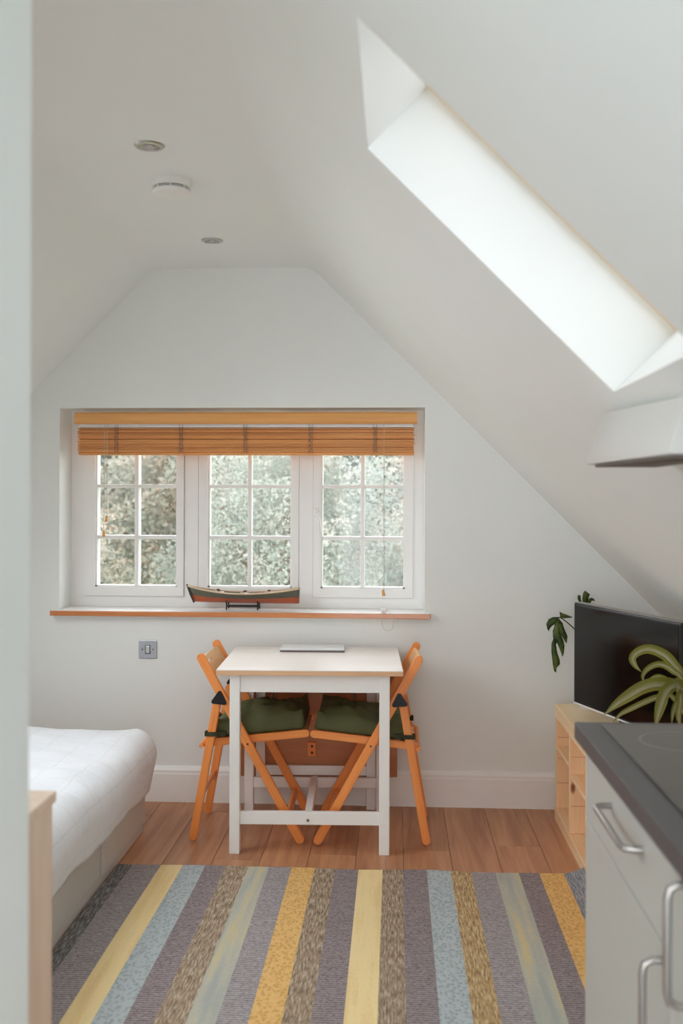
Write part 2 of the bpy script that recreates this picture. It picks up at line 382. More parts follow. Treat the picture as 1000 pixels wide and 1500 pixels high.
# ------------------------------------------------------------------ gable window
WY = 4.88
win = struct(obj('window_1', None or BM(), 'window_white'), 'white three-light casement window with glazing bars', 'window')
def frame_piece(name, x0, x1, z0, z1, y0, y1, parent, b=.004): return obj(name, box(x0, x1, y0, y1, z0, z1, b), 'window_white', parent)
bm = BM()
for x0, x1 in ((OX0, -1.537), (-1.039, -.971), (-.469, -.402), (.09, OX1)): bx(bm, x0, x1, WY, WY+.07, .907, OZ1)
for x0, x1 in ((-1.537, -1.039), (-.971, -.469), (-.402, .09)):
    bx(bm, x0, x1, WY, WY+.07, .907, .958); bx(bm, x0, x1, WY, WY+.07, 1.83, OZ1)
obj('window_frame', bm, 'window_white', win)
def sash(x0, x1, px0, px1, pm0, pm1, proud):
    y0 = WY-proud; s = obj('sash', BM(), 'window_white', win)
    bm = BM(); z0, z1 = .960, 1.828
    bx(bm, x0, px0, y0, WY+.055, z0, z1); bx(bm, px1, x1, y0, WY+.055, z0, z1)
    bx(bm, px0, px1, y0, WY+.055, z0, 1.004); bx(bm, px0, px1, y0, WY+.055, 1.78, z1)
    bmesh.ops.recalc_face_normals(bm, faces=bm.faces[:]); bm.to_mesh(s.data); bm.free()
    # bead round the glass, glazing bars, panes
    bm = BM()
    for q in ((px0-.001, px0+.008, 1.004, 1.78), (px1-.008, px1+.001, 1.004, 1.78)): bx(bm, q[0], q[1], y0+.012, WY+.05, q[2], q[3])
    for q in ((px0, px1, 1.003, 1.012), (px0, px1, 1.772, 1.781)): bx(bm, q[0], q[1], y0+.012, WY+.05, q[2], q[3])
    obj('glazing_bead', bm, 'window_white', s)
    frame_piece('glazing_bar', pm0, pm1, 1.012, 1.772, y0+.010, WY+.05, s, .003)
    for z0_, z1_ in ((1.241, 1.26), (1.496, 1.513)): frame_piece('glazing_bar', px0+.008, px1-.008, z0_, z1_, y0+.012, WY+.048, s, .003)
    for a0, a1 in ((px0+.008, pm0), (pm1, px1-.008)):
        for c0, c1 in ((1.012, 1.241), (1.26, 1.496), (1.513, 1.772)):
            obj('pane', box(a0, a1, WY+.028, WY+.034, c0, c1), 'pane_glass', s)
    return s
sash(-1.535, -1.041, -1.485, -1.073, -1.289, -1.269, .012)
sash(-.969, -.471, -.923, -.506, -.726, -.706, .0)
s3 = sash(-.400, .088, -.362, .05, -.167, -.147, .012)
bm = box(-.396, -.376, WY-.030, WY-.010, 1.352, 1.40, .004); tube(bm, spline([(-.386, WY-.034, 1.375), (-.374, WY-.045, 1.36), (-.364, WY-.05, 1.32), (-.362, WY-.05, 1.27)], 10), [.008]*3+[.0065]*8, 8)
obj('handle', bm, 'white_plastic', s3, smooth=True)
# ------------------------------------------------------------------ skylight window in the right slope, then two added unseen ones for fill light
d = math.sqrt(.5)
def skylight(name, sx, x0, hole, label, gmat='pane_glass'):
    def slbox(bm, *q):
        for v in bx(bm, *q):
            s_, y_, n_ = v.co; v.co = (x0+sx*(s_*d+n_*d), y_, CZ-s_*d+n_*d)
    sk = struct(obj(name, BM(), 'pine'), label, 'window'); s0, s1, y0, y1 = hole; e = .016
    for q in ((s0-.02, s0+e, y0-.02, y1+.02), (s1-e, s1+.02, y0-.02, y1+.02), (s0+e, s1-e, y0-.02, y0+e), (s0+e, s1-e, y1-e, y1+.02)):
        bm = BM(); slbox(bm, *q, .185, .25); obj('frame_bar', bm, 'pine', sk)
    bm = BM(); slbox(bm, s0+e, s1-e, y0+e, y1-e, .215, .222); obj('pane', bm, gmat, sk)
skylight('window_2', 1, XR, SKY, 'pine framed skylight in the sloping ceiling', 'dimming_glass')
skylight('added_window_3', -1, XL, FILL_SKL, 'pine framed skylight above the bed, unseen, added for fill light')
skylight('added_window_4', 1, XR, FILL_SKR, 'pine framed skylight behind the camera, unseen, added for fill light')

# ------------------------------------------------------------------ outdoors
struct(obj('ground', box(-40, 40, 5.6, 60, -3.2, -3.0), 'lawn'), 'lawn outside below the window', 'ground')
def tree(name, x, y, zc, rx, ry, rz, n, mat, label, leaf=.11):
    t = thing(name, label, 'tree', (x, y, -3.0), 0, 'trees outside the window')
    V, F = [], []; h = zc+3.0
    for i in range(n):
        a_, b_ = random.uniform(0, 2*math.pi), random.uniform(-1, 1); c_ = math.sqrt(1-b_*b_)
        lump = 1+.16*math.sin(3*a_+5*b_+x)+.10*math.sin(7*a_-4*b_*3)
        r_ = lump*(random.random()**.22)
        p = Vector((rx*r_*c_*math.cos(a_), ry*r_*c_*math.sin(a_), h+rz*r_*b_))
        u = Vector((random.gauss(0, 1), random.gauss(0, 1), random.gauss(0, 1))).normalized()
        w = u.cross(Vector((random.gauss(0, 1), random.gauss(0, 1), random.gauss(0, 1)))).normalized()
        L = leaf*random.uniform(.6, 1.3); k_ = len(V)
        V += [p-u*L, p+w*L*.45, p+u*L, p-w*L*.45]; F.append((k_, k_+1, k_+2, k_+3))
    f = obj('foliage', (V, [], F), mat, t); f['kind'] = 'stuff'
    bm = BM(); tube(bm, [(0, 0, 0), (.05, 0, h*.4), (-.05, .05, h*.8), (0, 0, h+rz*.4)], [.22, .18, .13, .05], 9)
    for k in range(5):
        an = k*1.3; tube(bm, [(0, 0, h*.6+.2*k), (rx*.3*math.cos(an), ry*.3*math.sin(an), h*.75+.25*k), (rx*.7*math.cos(an), ry*.7*math.sin(an), h+.3*k)], [.08, .055, .02], 7)
    obj('trunk', bm, 'bark', t, smooth=True)
tree('garden_tree', -4.95, 11.4, .55, 1.55, 1.5, 1.9, 57120, 'tree_autumn', 'pale tree with a blush of autumn leaves beyond the left casement', .028)
tree('garden_tree', -1.25, 11.6, .5, 1.35, 1.4, 1.9, 57120, 'tree_pale', 'pale grey-green tree beyond the middle light of the window', .028)
tree('garden_tree', 1.75, 11.2, .4, 1.30, 1.4, 1.8, 52360, 'tree_green', 'deeper green tree beyond the right casement', .028)
tree('garden_tree', -8.0, 17.5, .8, 2.35, 2.2, 2.9, 25000, 'tree_pale', 'tall pale tree at the far end of the back row', .06)
tree('garden_tree', -2.9, 17.5, .9, 2.2, 2.2, 3.0, 42500, 'tree_autumn', 'tall pale tree with pinkish leaves filling the gap behind the nearer trees', .06)
tree('garden_tree', 1.9, 17.5, .8, 2.1, 2.2, 2.9, 30000, 'tree_autumn', 'tall yellowing tree behind the deeper green one', .06)

hg = thing('hedge', 'long dense pale green hedge behind all the garden trees', 'hedge', (-3, 23, -3.0))
V, F = [], []
for i in range(60000):
    x = random.uniform(-13, 13); top = 6.6+.5*math.sin(x*.9)+.3*math.sin(x*2.3+1)
    p = Vector((x, random.uniform(-.5, .5)-.4, top*math.sqrt(random.random()) if random.random() < .8 else top+random.gauss(0, .12)))
    u = Vector((random.gauss(0, 1), random.gauss(0, 1), random.gauss(0, 1))).normalized(); w = u.cross(Vector((random.gauss(0, 1), random.gauss(0, 1), random.gauss(0, 1)))).normalized()
    L = random.uniform(.06, .13); k_ = len(V); V += [p-u*L, p+w*L*.5, p+u*L, p-w*L*.5]; F.append((k_, k_+1, k_+2, k_+3))
f = obj('foliage', (V, [], F), 'tree_pale', hg); f['kind'] = 'stuff'
obj('branch_mass', prism([(-12.8, 0), (12.8, 0)]+[(12.8-25.6*i/30, 6.2+.5*math.sin((12.8-25.6*i/30)*.9)) for i in range(31)], 1, -.15, .45), 'tree_green', hg)

# ------------------------------------------------------------------ blind
bl = thing('wooden_blind', 'wooden venetian blind drawn up to the top of the window', 'blind', (-.72, 4.78, 1.66))
def B(name, bm, mat, parent=bl, smooth=False):
    o = obj(name, bm, mat, parent, smooth); o.location = (.72, -4.78, -1.66); return o
B('valance', prism([(4.735, 1.802), (4.728, 1.812), (4.726, 1.83), (4.728, 1.848), (4.735, 1.857), (4.748, 1.857), (4.748, 1.802)], 0, -1.545, .105), 'valance_wood')
B('headrail', box(-1.535, .09, 4.765, 4.825, 1.786, 1.845, .003), 'white_plastic')
slat0 = None; zs = 1.666
def slat_bm(tilt=0):
    return prism([(-.025, -.0034), (0, -.0022), (.025, -.0034), (.025, .0030), (0, .0040), (-.025, .0030)], 0, -.8145, .8145)
NS = 15
for i in range(NS):
    z = 1.671+i*.0078; sag = 0
    if slat0 is None: o = obj('slat', slat_bm(), 'bamboo', bl); slat0 = o
    else: o = bpy.data.objects.new('slat', slat0.data); C.objects.link(o); o.parent = bl
    jitter = random.uniform(-.004, .004); bow = -.006*math.sin(math.pi*i/(NS-1))
    o.location = (-.7235+.72+random.uniform(-.003, .003), 4.792-4.78+bow+jitter, z-1.66+(0.001*random.random()))
    o.rotation_euler = (R(random.uniform(-2, 2)), 0, 0)
o = bpy.data.objects.new('slat', slat0.data); C.objects.link(o); o.parent = bl; o.location = (-.0035, .012, .131); o.rotation_euler = (R(-24), 0, R(.12))
B('bottom_rail', box(-1.538, .091, 4.766, 4.818, 1.654, 1.667, .003), 'bamboo')
for x in (-1.348, -1.032, -.719, -.404, -.095):
    bm = BM()
    for k in range(2):
        p = []; ph = random.random()*6
        for i in range(15):
            z = 1.668+i*.0085; p.append((x+(.004+.005*random.random())*math.sin(i*2.1+ph+k*2), 4.757-.006*abs(math.sin(i*1.7+k)), z))
        tube(bm, spline(p, 40), .0010, 5)
    tube(bm, [(x-.008, 4.758, 1.66), (x-.008, 4.758, 1.80)], .001, 5); tube(bm, [(x+.008, 4.758, 1.66), (x+.008, 4.758, 1.80)], .001, 5)
    B('ladder_cord', bm, 'ladder_tape')
def tassel(x, y, z, tilt=0):
    bm = lathe([(.003, .030), (.006, .028), (.0068, .014), (.009, .002), (.008, 0)], 10)
    o = B('tassel', bm, 'valance_wood', smooth=True); o.location = (x+.72, y-4.78, z-1.66); o.rotation_euler = (0, tilt, 0)
for x, z in ((-1.389, 1.329), (-1.402, 1.257)):
    bm = BM(); tube(bm, [(x+.004, 4.74, 1.80), (x+.003, 4.735, 1.6), (x, 4.735, z+.028)], .0012, 5); B('pull_cord', bm, 'cord'); tassel(x, 4.735, z, R(5))
bm = BM(); tube(bm, [(-.052, 4.738, 1.80), (-.052, 4.730, 1.4), (-.050, 4.72, 1.014)], .0014, 5); B('pull_cord', bm, 'cord'); tassel(-.05, 4.72, .984, R(-9))
# cord cleat and loop hanging over the sill
cl = thing('cord_loop', 'thin cord loop with a small white clip hanging over the window sill', 'cord', (-.05, 4.68, .907))
def CL(name, bm, mat, **k): o = obj(name, bm, mat, cl, **k); o.location = (.05, -4.68, -.907); return o
CL('clip', box(-.064, -.036, 4.668, 4.688, .9085, .928, .004), 'white_plastic')
bm = BM(); tube(bm, spline([(-.050, 4.67, .918), (-.056, 4.652, .905), (-.058, 4.649, .87), (-.050, 4.650, .838), (-.030, 4.652, .828), (-.010, 4.650, .84), (-.004, 4.649, .87), (-.010, 4.651, .90), (-.022, 4.665, .912), (-.040, 4.675, .925)], 40), .0011, 5)
CL('cord', bm, 'cord')

# ------------------------------------------------------------------ model rowing boat
bt = thing('model_boat', 'wooden model rowing boat with green topsides and red bottom on the sill', 'model boat', (-.73, 4.775, .907))
L0, L1 = -.268, .272
def hull_pt(t, s):           # t 0..1 stern/bow along x, s 0 keel .. 1 sheer
    x = L0+(L1-L0)*t
    sheer = .082+.034*(2*t-1)**2*(1.0 if t < .5 else .75)
    beam = .058*(max(0, math.sin(math.pi*min(1, max(0, .02+.9*t))))**.55) if t > 0 else .001
    beam = .058*min(1, (t/.42))**.62 if t < .42 else .058*(1-.52*((t-.42)/.58)**2)
    kz = .034+.004*(1-t)
    rake = -.032*s*(1-t)**6
    w = beam*(s**.55 if t > .5 else s**.75)
    return x+rake+.03*(1-t)**6, w, kz+(sheer-kz)*s
def hull_strip(s_a, s_b, ns, mat, name, smooth='all'):
    V, F = [], []; NT_ = 40
    for side in (1, -1):
        b0 = len(V)
        for i in range(NT_+1):
            for j in range(ns+1):
                s = s_a+(s_b-s_a)*j/ns; x, w, z = hull_pt(i/NT_, s); V.append((x, side*w, z))
        for i in range(NT_):
            for j in range(ns):
                q = b0+i*(ns+1)+j; F.append((q, q+ns+1, q+ns+2, q+1))
    # transom
    b0 = len(V)
    for j in range(ns+1):
        s = s_a+(s_b-s_a)*j/ns; x, w, z = hull_pt(1, s); V += [(x, w, z), (x, -w, z)]
    for j in range(ns): q = b0+2*j; F.append((q, q+2, q+3, q+1))
    o = obj(name, (V, [], F), mat, bt, smooth=True); m = o.modifiers.new('sol', 'SOLIDIFY'); m.thickness = .003; return o
hull_strip(0, .42, 6, 'hull_red', 'bottom'); hull_strip(.42, .95, 6, 'hull_green', 'topsides')
for side in (1, -1):
    bm = BM(); tube(bm, [(hull_pt(i/40, 1)[0], side*hull_pt(i/40, 1)[1], hull_pt(i/40, .97)[2]) for i in range(41)], .0042, 6); obj('gunwale', bm, 'boat_cream', bt, smooth=True)
bm = BM(); tube(bm, [(hull_pt(0, 0)[0], 0, .032), (hull_pt(0, .5)[0]-.002, 0, .07), (hull_pt(0, 1)[0]-.004, 0, .121)], .0042, 6); obj('stem', bm, 'boat_dark', bt, smooth=True)
for t_ in (.3, .52, .76):
    x, w, z = hull_pt(t_, .9); obj('thwart', box(x-.011, x+.011, -w, w, z-.002, z+.003, .001, 1), 'boat_thwart', bt)
for t_ in (.26, .5, .72):
    x, w, z = hull_pt(t_, 1); 
    for sd in (1, -1): obj('rowlock', box(x-.008, x+.008, sd*w-.005, sd*w+.005, z-.001, z+.006, .0015, 1), 'boat_cream' if sd < 0 else 'boat_thwart', bt)
bm = BM()
for x in (-.075, .076):
    for sd in (1, -1): tube(bm, [(x, sd*.035, .003), (x, sd*.026, .02), (x, sd*.036, .044)], .0035, 6)
    tube(bm, [(x, -.03, .018), (x, .03, .018)], .003, 6)
for sd in (1, -1): tube(bm, [(-.075, sd*.027, .018), (.076, sd*.027, .018)], .003, 6)
obj('stand', bm, 'stand_black', bt, smooth=True)

# ------------------------------------------------------------------ light switch
sw = thing('light_switch', 'square brushed metal light switch below the window sill', 'switch', (-1.174, YW, .722))
obj('plate', box(-.0435, .0435, -.007, 0, -.0435, .0435, .0025), 'brushed_plate', sw)
obj('rocker', box(-.010, .010, -.011, -.006, -.018, .018, .002), 'steel', sw)
obj('rocker_surround', box(-.013, .013, -.0078, -.004, -.021, .021, .001), 'dark_slot', sw)
for s_ in (-.026, .026): obj('screw', prism([(s_+.0035*math.cos(k), .0035*math.sin(k)) for k in [i*math.pi/5 for i in range(10)]], 1, -.0085, -.006), 'dark_slot', sw)

# ------------------------------------------------------------------ ceiling fittings
def downlight(x, y, label):
    t = thing('downlight', label, 'ceiling light', (x, y, CZ), 0, 'recessed downlights')
    obj('bezel', lathe([(.030, -.001), (.032, -.006), (.043, -.005), (.047, -.001), (.047, 0), (.030, 0)], 32, caps=False), 'steel', t, smooth=True)
    obj('reflector', lathe([(.031, -.004), (.026, -.0015), (.016, -.0008)], 24, caps=False), 'handle_metal', t, smooth=True)
    obj('lamp', lathe([(.018, -.001), (.017, -.005), (.010, -.0065), (.001, -.007)], 20), 'lamp_glass', t, smooth=True)
downlight(-.768, 3.07, 'round steel recessed downlight on the side of the smoke alarm away from the window wall')
bpy.context.view_layer.update()
downlight(-.779, 4.197, 'round steel recessed downlight between the smoke alarm and the gable wall')
sm = thing('smoke_alarm', 'round white smoke alarm with a dark slotted band on the ceiling', 'smoke alarm', (-.778, 3.415, CZ))
obj('base', lathe([(.066, 0), (.068, -.004), (.068, -.024), (.065, -.026)], 40), 'white_plastic', sm, smooth=True)
obj('slot_band', lathe([(.062, -.0255), (.062, -.034)], 40), 'dark_slot', sm)
obj('grille_ring', lathe([(.0645, -.029), (.0645, -.0308), (.060, -.0308), (.060, -.029)], 40, caps=False), 'white_plastic', sm)
obj('cap', lathe([(.064, -.0335), (.0645, -.038), (.058, -.046), (.03, -.050), (.001, -.0505)], 40), 'white_plastic', sm, smooth=True)
for k in range(8):
    an = k*math.pi/4+.2; o = obj('rib', box(.060, .0655, -.002, .002, -.034, -.025), 'white_plastic', sm); o.rotation_euler = (0, 0, an)
o = obj('test_lens', lathe([(.005, -.0475), (.004, -.0495), (.0005, -.05)], 12), 'dark_slot', sm); o.location = (.038, -.015, .002)

# ------------------------------------------------------------------ drop-leaf table
tb = thing('drop_leaf_table', 'small white gateleg table with pale top pushed against the wall', 'table', (-.718, 3.985, 0), R(1.9))
TW, TD, TZ = .755, .655, .75
obj('table_top', box(0, TW, 0, TD, TZ-.004, TZ, .001, 1), 'table_top', tb)
obj('top_edging', box(.0004, TW-.0004, .0004, TD-.0004, TZ-.022, TZ-.0035, .001, 1), 'table_edge', tb)
lx = (.053, .095, TW-.095, TW-.053)
for a0, a1 in ((lx[0], lx[1]), (lx[2], lx[3])):
    obj('leg', box(a0, a1, .018, .060, 0, TZ-.022, .003), 'white_wood', tb)
for a0, a1 in ((.053, .095), (TW-.095, TW-.053)): obj('leg', box(a0-.004, a1-.004, .570, .612, 0, TZ-.022, .003), 'white_wood', tb)
obj('apron', box(lx[1], lx[2], .024, .042, .656, TZ-.022, .001, 1), 'white_wood', tb)
obj('apron', box(.091, TW-.099, .590, .608, .656, TZ-.022, .001, 1), 'white_wood', tb)
for a0 in (.060, TW-.078): obj('apron', box(a0, a0+.018, .060, .570, .656, TZ-.022, .001, 1), 'white_wood', tb)
st = obj('stretcher', box(lx[1], lx[2], .028, .050, .118, .170, .002), 'white_wood', tb)
obj('bolt', prism([(.372+.007*math.cos(i*math.pi/8), .137+.007*math.sin(i*math.pi/8)) for i in range(16)], 1, .0255, .030), 'steel', st)
obj('bolt_recess', prism([(.372+.0035*math.cos(i*math.pi/3), .137+.0035*math.sin(i*math.pi/3)) for i in range(6)], 1, .0250, .030), 'dark_slot', st)
obj('stretcher', box(.091, TW-.099, .574, .596, .112, .158, .002), 'white_wood', tb)
obj('stretcher', box(.358, .387, .050, .574, .125, .168, .002), 'white_wood', tb)
# gate frame
gt = obj('gate_frame', box(.098, .140, .614, .634, .15, .70, .002), 'white_wood', tb)
obj('gate_leg', box(.612, .654, .614, .634, 0, .70, .002), 'white_wood', gt)
obj('gate_rail', box(.140, .612, .616, .632, .158, .203, .002), 'white_wood', gt); obj('gate_rail', box(.140, .612, .616, .632, .655, .70, .002), 'white_wood', gt)
lf = obj('drop_leaf', box(.0, TW, .640, .656, .145, TZ-.024, .002), 'leaf_panel', tb)
bm = box(.337, .377, .612, .640, .248, .312, .003); o = obj('leaf_stop', bm, 'beech', lf)
for z in (.264, .294): obj('stop_hole', prism([(.359+.006*math.cos(i*math.pi/6), z+.006*math.sin(i*math.pi/6)) for i in range(12)], 1, .611, .620), 'dark_slot', lf)
bm = BM(); tube(bm, [(.336+.013*math.cos(i*math.pi/8), .638, .425+.013*math.sin(i*math.pi/8)) for i in range(17)], .003, 6); obj('finger_ring', bm, 'handle_metal', lf)
for x in (.178, .555):
    bm = BM(); tube(bm, [(x-.006, .634, .48), (x-.006, .634, .70)], .003, 6); tube(bm, [(x+.006, .634, .48), (x+.006, .634, .70)], .003, 6); obj('hinge_rod', bm, 'steel', lf)
lap = thing('laptop', 'slim closed silver-white laptop lying on the table', 'laptop', (-.370, 4.48, TZ), R(1.9))
obj('base', box(-.146, .146, 0, .155, 0.0005, .007, .002), 'laptop_dark', lap)
obj('lid', box(-.1455, .1455, .0005, .1545, .0075, .0155, .0025), 'laptop_shell', lap)

# ------------------------------------------------------------------ folding chairs
def bar(name, a_, b_, width, y0, y1, mat, parent, rnd=True):
    """straight wooden member between two XZ points, its grain along its own length"""
    a_, b_ = Vector(a_), Vector(b_); L = (b_-a_).length; w = width/2; pts = []
    if rnd:
        for i in range(7): an = math.pi*i/6; pts.append((w*math.cos(an), L+w*math.sin(an)-w*.6))
        for i in range(7): an = math.pi+math.pi*i/6; pts.append((w*math.cos(an), w*.6+w*math.sin(an)))
    else: pts = [(-w, 0), (w, 0), (w, L), (-w, L)]
    o = obj(name, prism(pts, 1, 0, y1-y0, .003), mat, parent)
    dx, dz = b_.x-a_.x, b_.y-a_.y
    o.location = (a_.x, y0, a_.y); o.rotation_euler = (0, math.atan2(dx, dz), 0); return o
CWD = .430
def clipbar(o): return o
def make_chair(label, loc, rz):
    t = thing('folding_chair', label, 'chair', loc, rz, 'folding chairs at the table')
    foot, top = (.457, .012), (.031, .785); rf, rt = (0, .010), (.100, .588)
    for y in (0, CWD-.022):
        bar('post', foot, top, .036, y, y+.022, 'beech', t)
    for y in (.023, CWD-.045):
        bar('rear_leg', rf, rt, .034, y, y+.021, 'beech', t)
        bar('seat_rail', (.040, .408), (.482, .455), .032, y+(.022 if y < .2 else -.021), y+(.043 if y < .2 else 0), 'beech', t)
    # hinge brackets
    for y in (-.004, CWD-.001):
        pts = []
        for cx, cz in ((.090, .594), (.136, .590), (.116, .630)):
            base = math.atan2(cz-.604, cx-.114)
            for k in range(-3, 4): pts.append((cx+.009*math.cos(base+k*.35), cz+.009*math.sin(base+k*.35)))
        obj('hinge_bracket', prism(pts, 1, y, y+.005), 'black_plastic', t)
    # seat slats running between the rails
    u = Vector((.482-.040, .455-.408)).normalized(); nrm = Vector((-u.y, u.x))
    for k in range(6):
        c = Vector((.062, .4105))+u*(.02+k*.074)+nrm*.006
        bm = box(-.031, .031, .067, CWD-.067, -.006, .006, .002); o = obj('seat_slat', bm, 'beech_y', t); o.location = (c.x, 0, c.y); o.rotation_euler = (0, -math.atan2(u.y, u.x), 0)
    # curved back slat with finger hole, between the posts near their tops
    d_ = (Vector(top)-Vector(foot)).normalized(); n_ = Vector((-d_.y, d_.x)) # n_ points backwards/down
    V, F = [], []; NY, = (14,); wid, th = .098, .012; hole = []
    ce = Vector(top)-d_*.068
    bm = BM(); grid = {}
    for i in range(NY+1):
        yy = .022+(CWD-.044)*i/NY; bow = .026*math.sin(math.pi*i/NY)
        for j in range(9):
            q = -wid/2+wid*j/8
            for k_ in (0, 1):
                p = ce+d_*q+n_*(bow*(1)+(k_-.5)*th); grid[i, j, k_] = bm.verts.new((p.x, yy, p.y))
    def hole_(i, j): return 5 <= i <= 8 and j == 5
    for i in range(NY):
        for j in range(8):
            if hole_(i, j): continue
            bm.faces.new([grid[i, j, 0], grid[i+1, j, 0], grid[i+1, j+1, 0], grid[i, j+1, 0]])
            bm.faces.new([grid[i, j, 1], grid[i, j+1, 1], grid[i+1, j+1, 1], grid[i+1, j, 1]])
            for (di, dj, e0, e1) in ((-1, 0, (0, 0), (0, 1)), (1, 0, (1, 0), (1, 1)), (0, -1, (0, 0), (1, 0)), (0, 1, (0, 1), (1, 1))):
                ii, jj = i+di, j+dj
                if ii < 0 or ii >= NY or jj < 0 or jj >= 8 or hole_(ii, jj):
                    A = grid[i+e0[0], j+e0[1], 0]; B_ = grid[i+e1[0], j+e1[1], 0]; Cc = grid[i+e1[0], j+e1[1], 1]; D = grid[i+e0[0], j+e0[1], 1]
                    try: bm.faces.new((A, B_, Cc, D))
                    except ValueError: pass
    obj('back_slat', bm, 'beech_y', t, smooth=True)
    # cross rods and pivot bolts
    for y in (-.003, CWD-.045): bm = BM(); tube(bm, [(.233, y, .418), (.233, y+.048, .418)], .004, 10); obj('pivot_bolt', bm, 'dark_slot', t)
    bm = BM(); tube(bm, [(.036, .015, .404), (.036, CWD-.015, .404)], .009, 10); obj('rear_rod', bm, 'beech', t, smooth=True)
    bar_ = box(-.008, .008, .022, CWD-.022, -.014, .014, .003); o = obj('front_stretcher', bar_, 'beech', t); o.location = (.402, 0, .112); o.rotation_euler = (0, R(-29), 0)
    o = obj('rear_stretcher', box(-.008, .008, .044, CWD-.044, -.016, .016, .003), 'beech', t); o.location = (.030, 0, .19); o.rotation_euler = (0, R(10), 0)
    return t
def make_cushion(label, chair, seed):
    rnd = random.Random(seed)
    t = thing('seat_cushion', label, 'cushion', chair.location, chair.rotation_euler.z, 'seat cushions on the folding chairs')
    V, F = [], []; N = 34; x0, x1, y0, y1 = .075, .468, .046, CWD-.046
    u = Vector((.442, .047)).normalized()
    def top(a_, b_):
        ed = (1-abs(2*a_-1)**3.2)*(1-abs(2*b_-1)**3.2); h = .020+.076*max(0, ed)**.5
        for tx, ty in ((.33, .33), (.67, .33), (.33, .67), (.67, .67)):
            d2 = (a_-tx)**2+(b_-ty)**2; h -= .052*math.exp(-d2/.008)
            an = math.atan2(b_-ty, a_-tx); h += .011*math.sin(an*6+seed+tx*9)*math.exp(-d2/.022)
        for cx, cy in ((0, 0), (1, 0), (0, 1), (1, 1)):
            d2 = (a_-cx)**2+(b_-cy)**2; h += .042*math.exp(-d2/.010)
        h += .008*math.sin(9*a_+4*b_+seed)+.005*math.sin(17*b_-6*a_+seed)+.003*math.sin(31*a_+23*b_)
        h += .018*a_
        return h
    for lvl in (0, 1):
        for i in range(N+1):
            for j in range(N+1):
                a_, b_ = i/N, j/N
                bul = .010*math.sin(math.pi*b_)*(1 if a_ in (0, 1) else 0)
                x = x0+(x1-x0)*a_; y = y0+(y1-y0)*b_
                zb = .4275+(x-.062)*u.y/u.x
                rim = i in (0, N) or j in (0, N)
                z = zb+(.016 if rim else (top(a_, b_) if lvl else 0.002))
                V.append((x, y, z))
    n1 = (N+1)*(N+1)
    for lvl in (0, 1):
        for i in range(N):
            for j in range(N):
                q = lvl*n1+i*(N+1)+j; f = (q, q+N+1, q+N+2, q+1); F.append(f if lvl else f[::-1])
    o = obj('pad', (V, [], F), 'cushion_green', t, smooth='all')
    bm2 = bmesh.new(); bm2.from_mesh(o.data); bmesh.ops.remove_doubles(bm2, verts=bm2.verts[:], dist=1e-5); bm2.to_mesh(o.data); bm2.free()
    for y in (.018, CWD-.052):   # straps round the rear legs
        bm = BM(); zc = .452; xl = .0755
        ring = [(xl-.024, y, 0), (xl+.026, y, 0), (xl+.026, y+.034, 0), (xl-.024, y+.034, 0)]
        for a0, a1, c0, c1 in ((xl-.026, xl+.028, y-.0, y+.002), (xl-.026, xl+.028, y+.032, y+.034), (xl-.026, xl-.024, y, y+.034), (xl+.026, xl+.060, y+.010, y+.034)): bx(bm, a0, a1, c0, c1, zc-.008, zc+.010)
        obj('strap', bm, 'strap_green', t)
    for tx, ty in ((.33, .33), (.67, .33), (.33, .67), (.67, .67)):
        x = x0+(x1-x0)*tx; y = y0+(y1-y0)*ty; z = .4275+(x-.062)*u.y/u.x+top(tx, ty)
        o = obj('tuft_button', lathe([(.001, .006), (.007, .004), (.009, 0), (.007, -.002)], 10), 'strap_green', t, smooth=True); o.location = (x, y, z-.001)
    return t
c1 = make_chair('folding beech chair tucked under the table on the bed side', (-.842, 4.119, 0), R(1.2))
c2 = make_chair('folding beech chair tucked under the table on the television side', (.137, 4.122+CWD, 0), R(180))
make_cushion('dark green tufted cushion on the chair at the bed side of the table', c1, 1)
make_cushion('dark green tufted cushion on the chair at the television side of the table', c2, 5)

# ------------------------------------------------------------------ rug
edges = [-1.30, -1.017, -.906, -.820, -.731, -.650, -.562, -.482, -.394, -.304, -.224, -.135, -.042, .036, .128, .219, .297, .390, .479, .557, .650, .722]
rm = ['rug_charcoal', 'rug_grey', 'rug_yellow', 'rug_blue', 'rug_mauve', 'rug_brown', 'rug_sage', 'rug_grey', 'rug_ochre', 'rug_brown', 'rug_mauve', 'rug_yellow', 'rug_brown', 'rug_mauve', 'rug_blue', 'rug_tan', 'rug_grey', 'rug_sage', 'rug_mauve', 'rug_ochre', 'rug_slate']
edges[0] = -1.0735
names = sorted(set(rm)); bm = BM(); ny = 40; RY0, RY1 = 2.42, 3.845; sub = 3
xs = []; ms = []
for i in range(len(rm)):
    for k in range(sub): xs.append(edges[i]+(edges[i+1]-edges[i])*k/sub); ms.append(names.index(rm[i]))
xs.append(edges[-1])
def rz(x, y):
    c = max(0, (x-.64)/.085)*max(0, (y-3.35)/.5); return .011+.0015*math.sin(x*9+y*5)+.03*c*c
G = {}
for i, x in enumerate(xs):
    for j in range(ny+1):
        y = RY0+(RY1-RY0)*j/ny+(.004*math.sin(x*14) if j == ny else 0); z = rz(x, y)
        G[i, j, 1] = bm.verts.new((x, y, z)); G[i, j, 0] = bm.verts.new((x, y, max(.0015, z-.009)))
nx = len(xs)-1
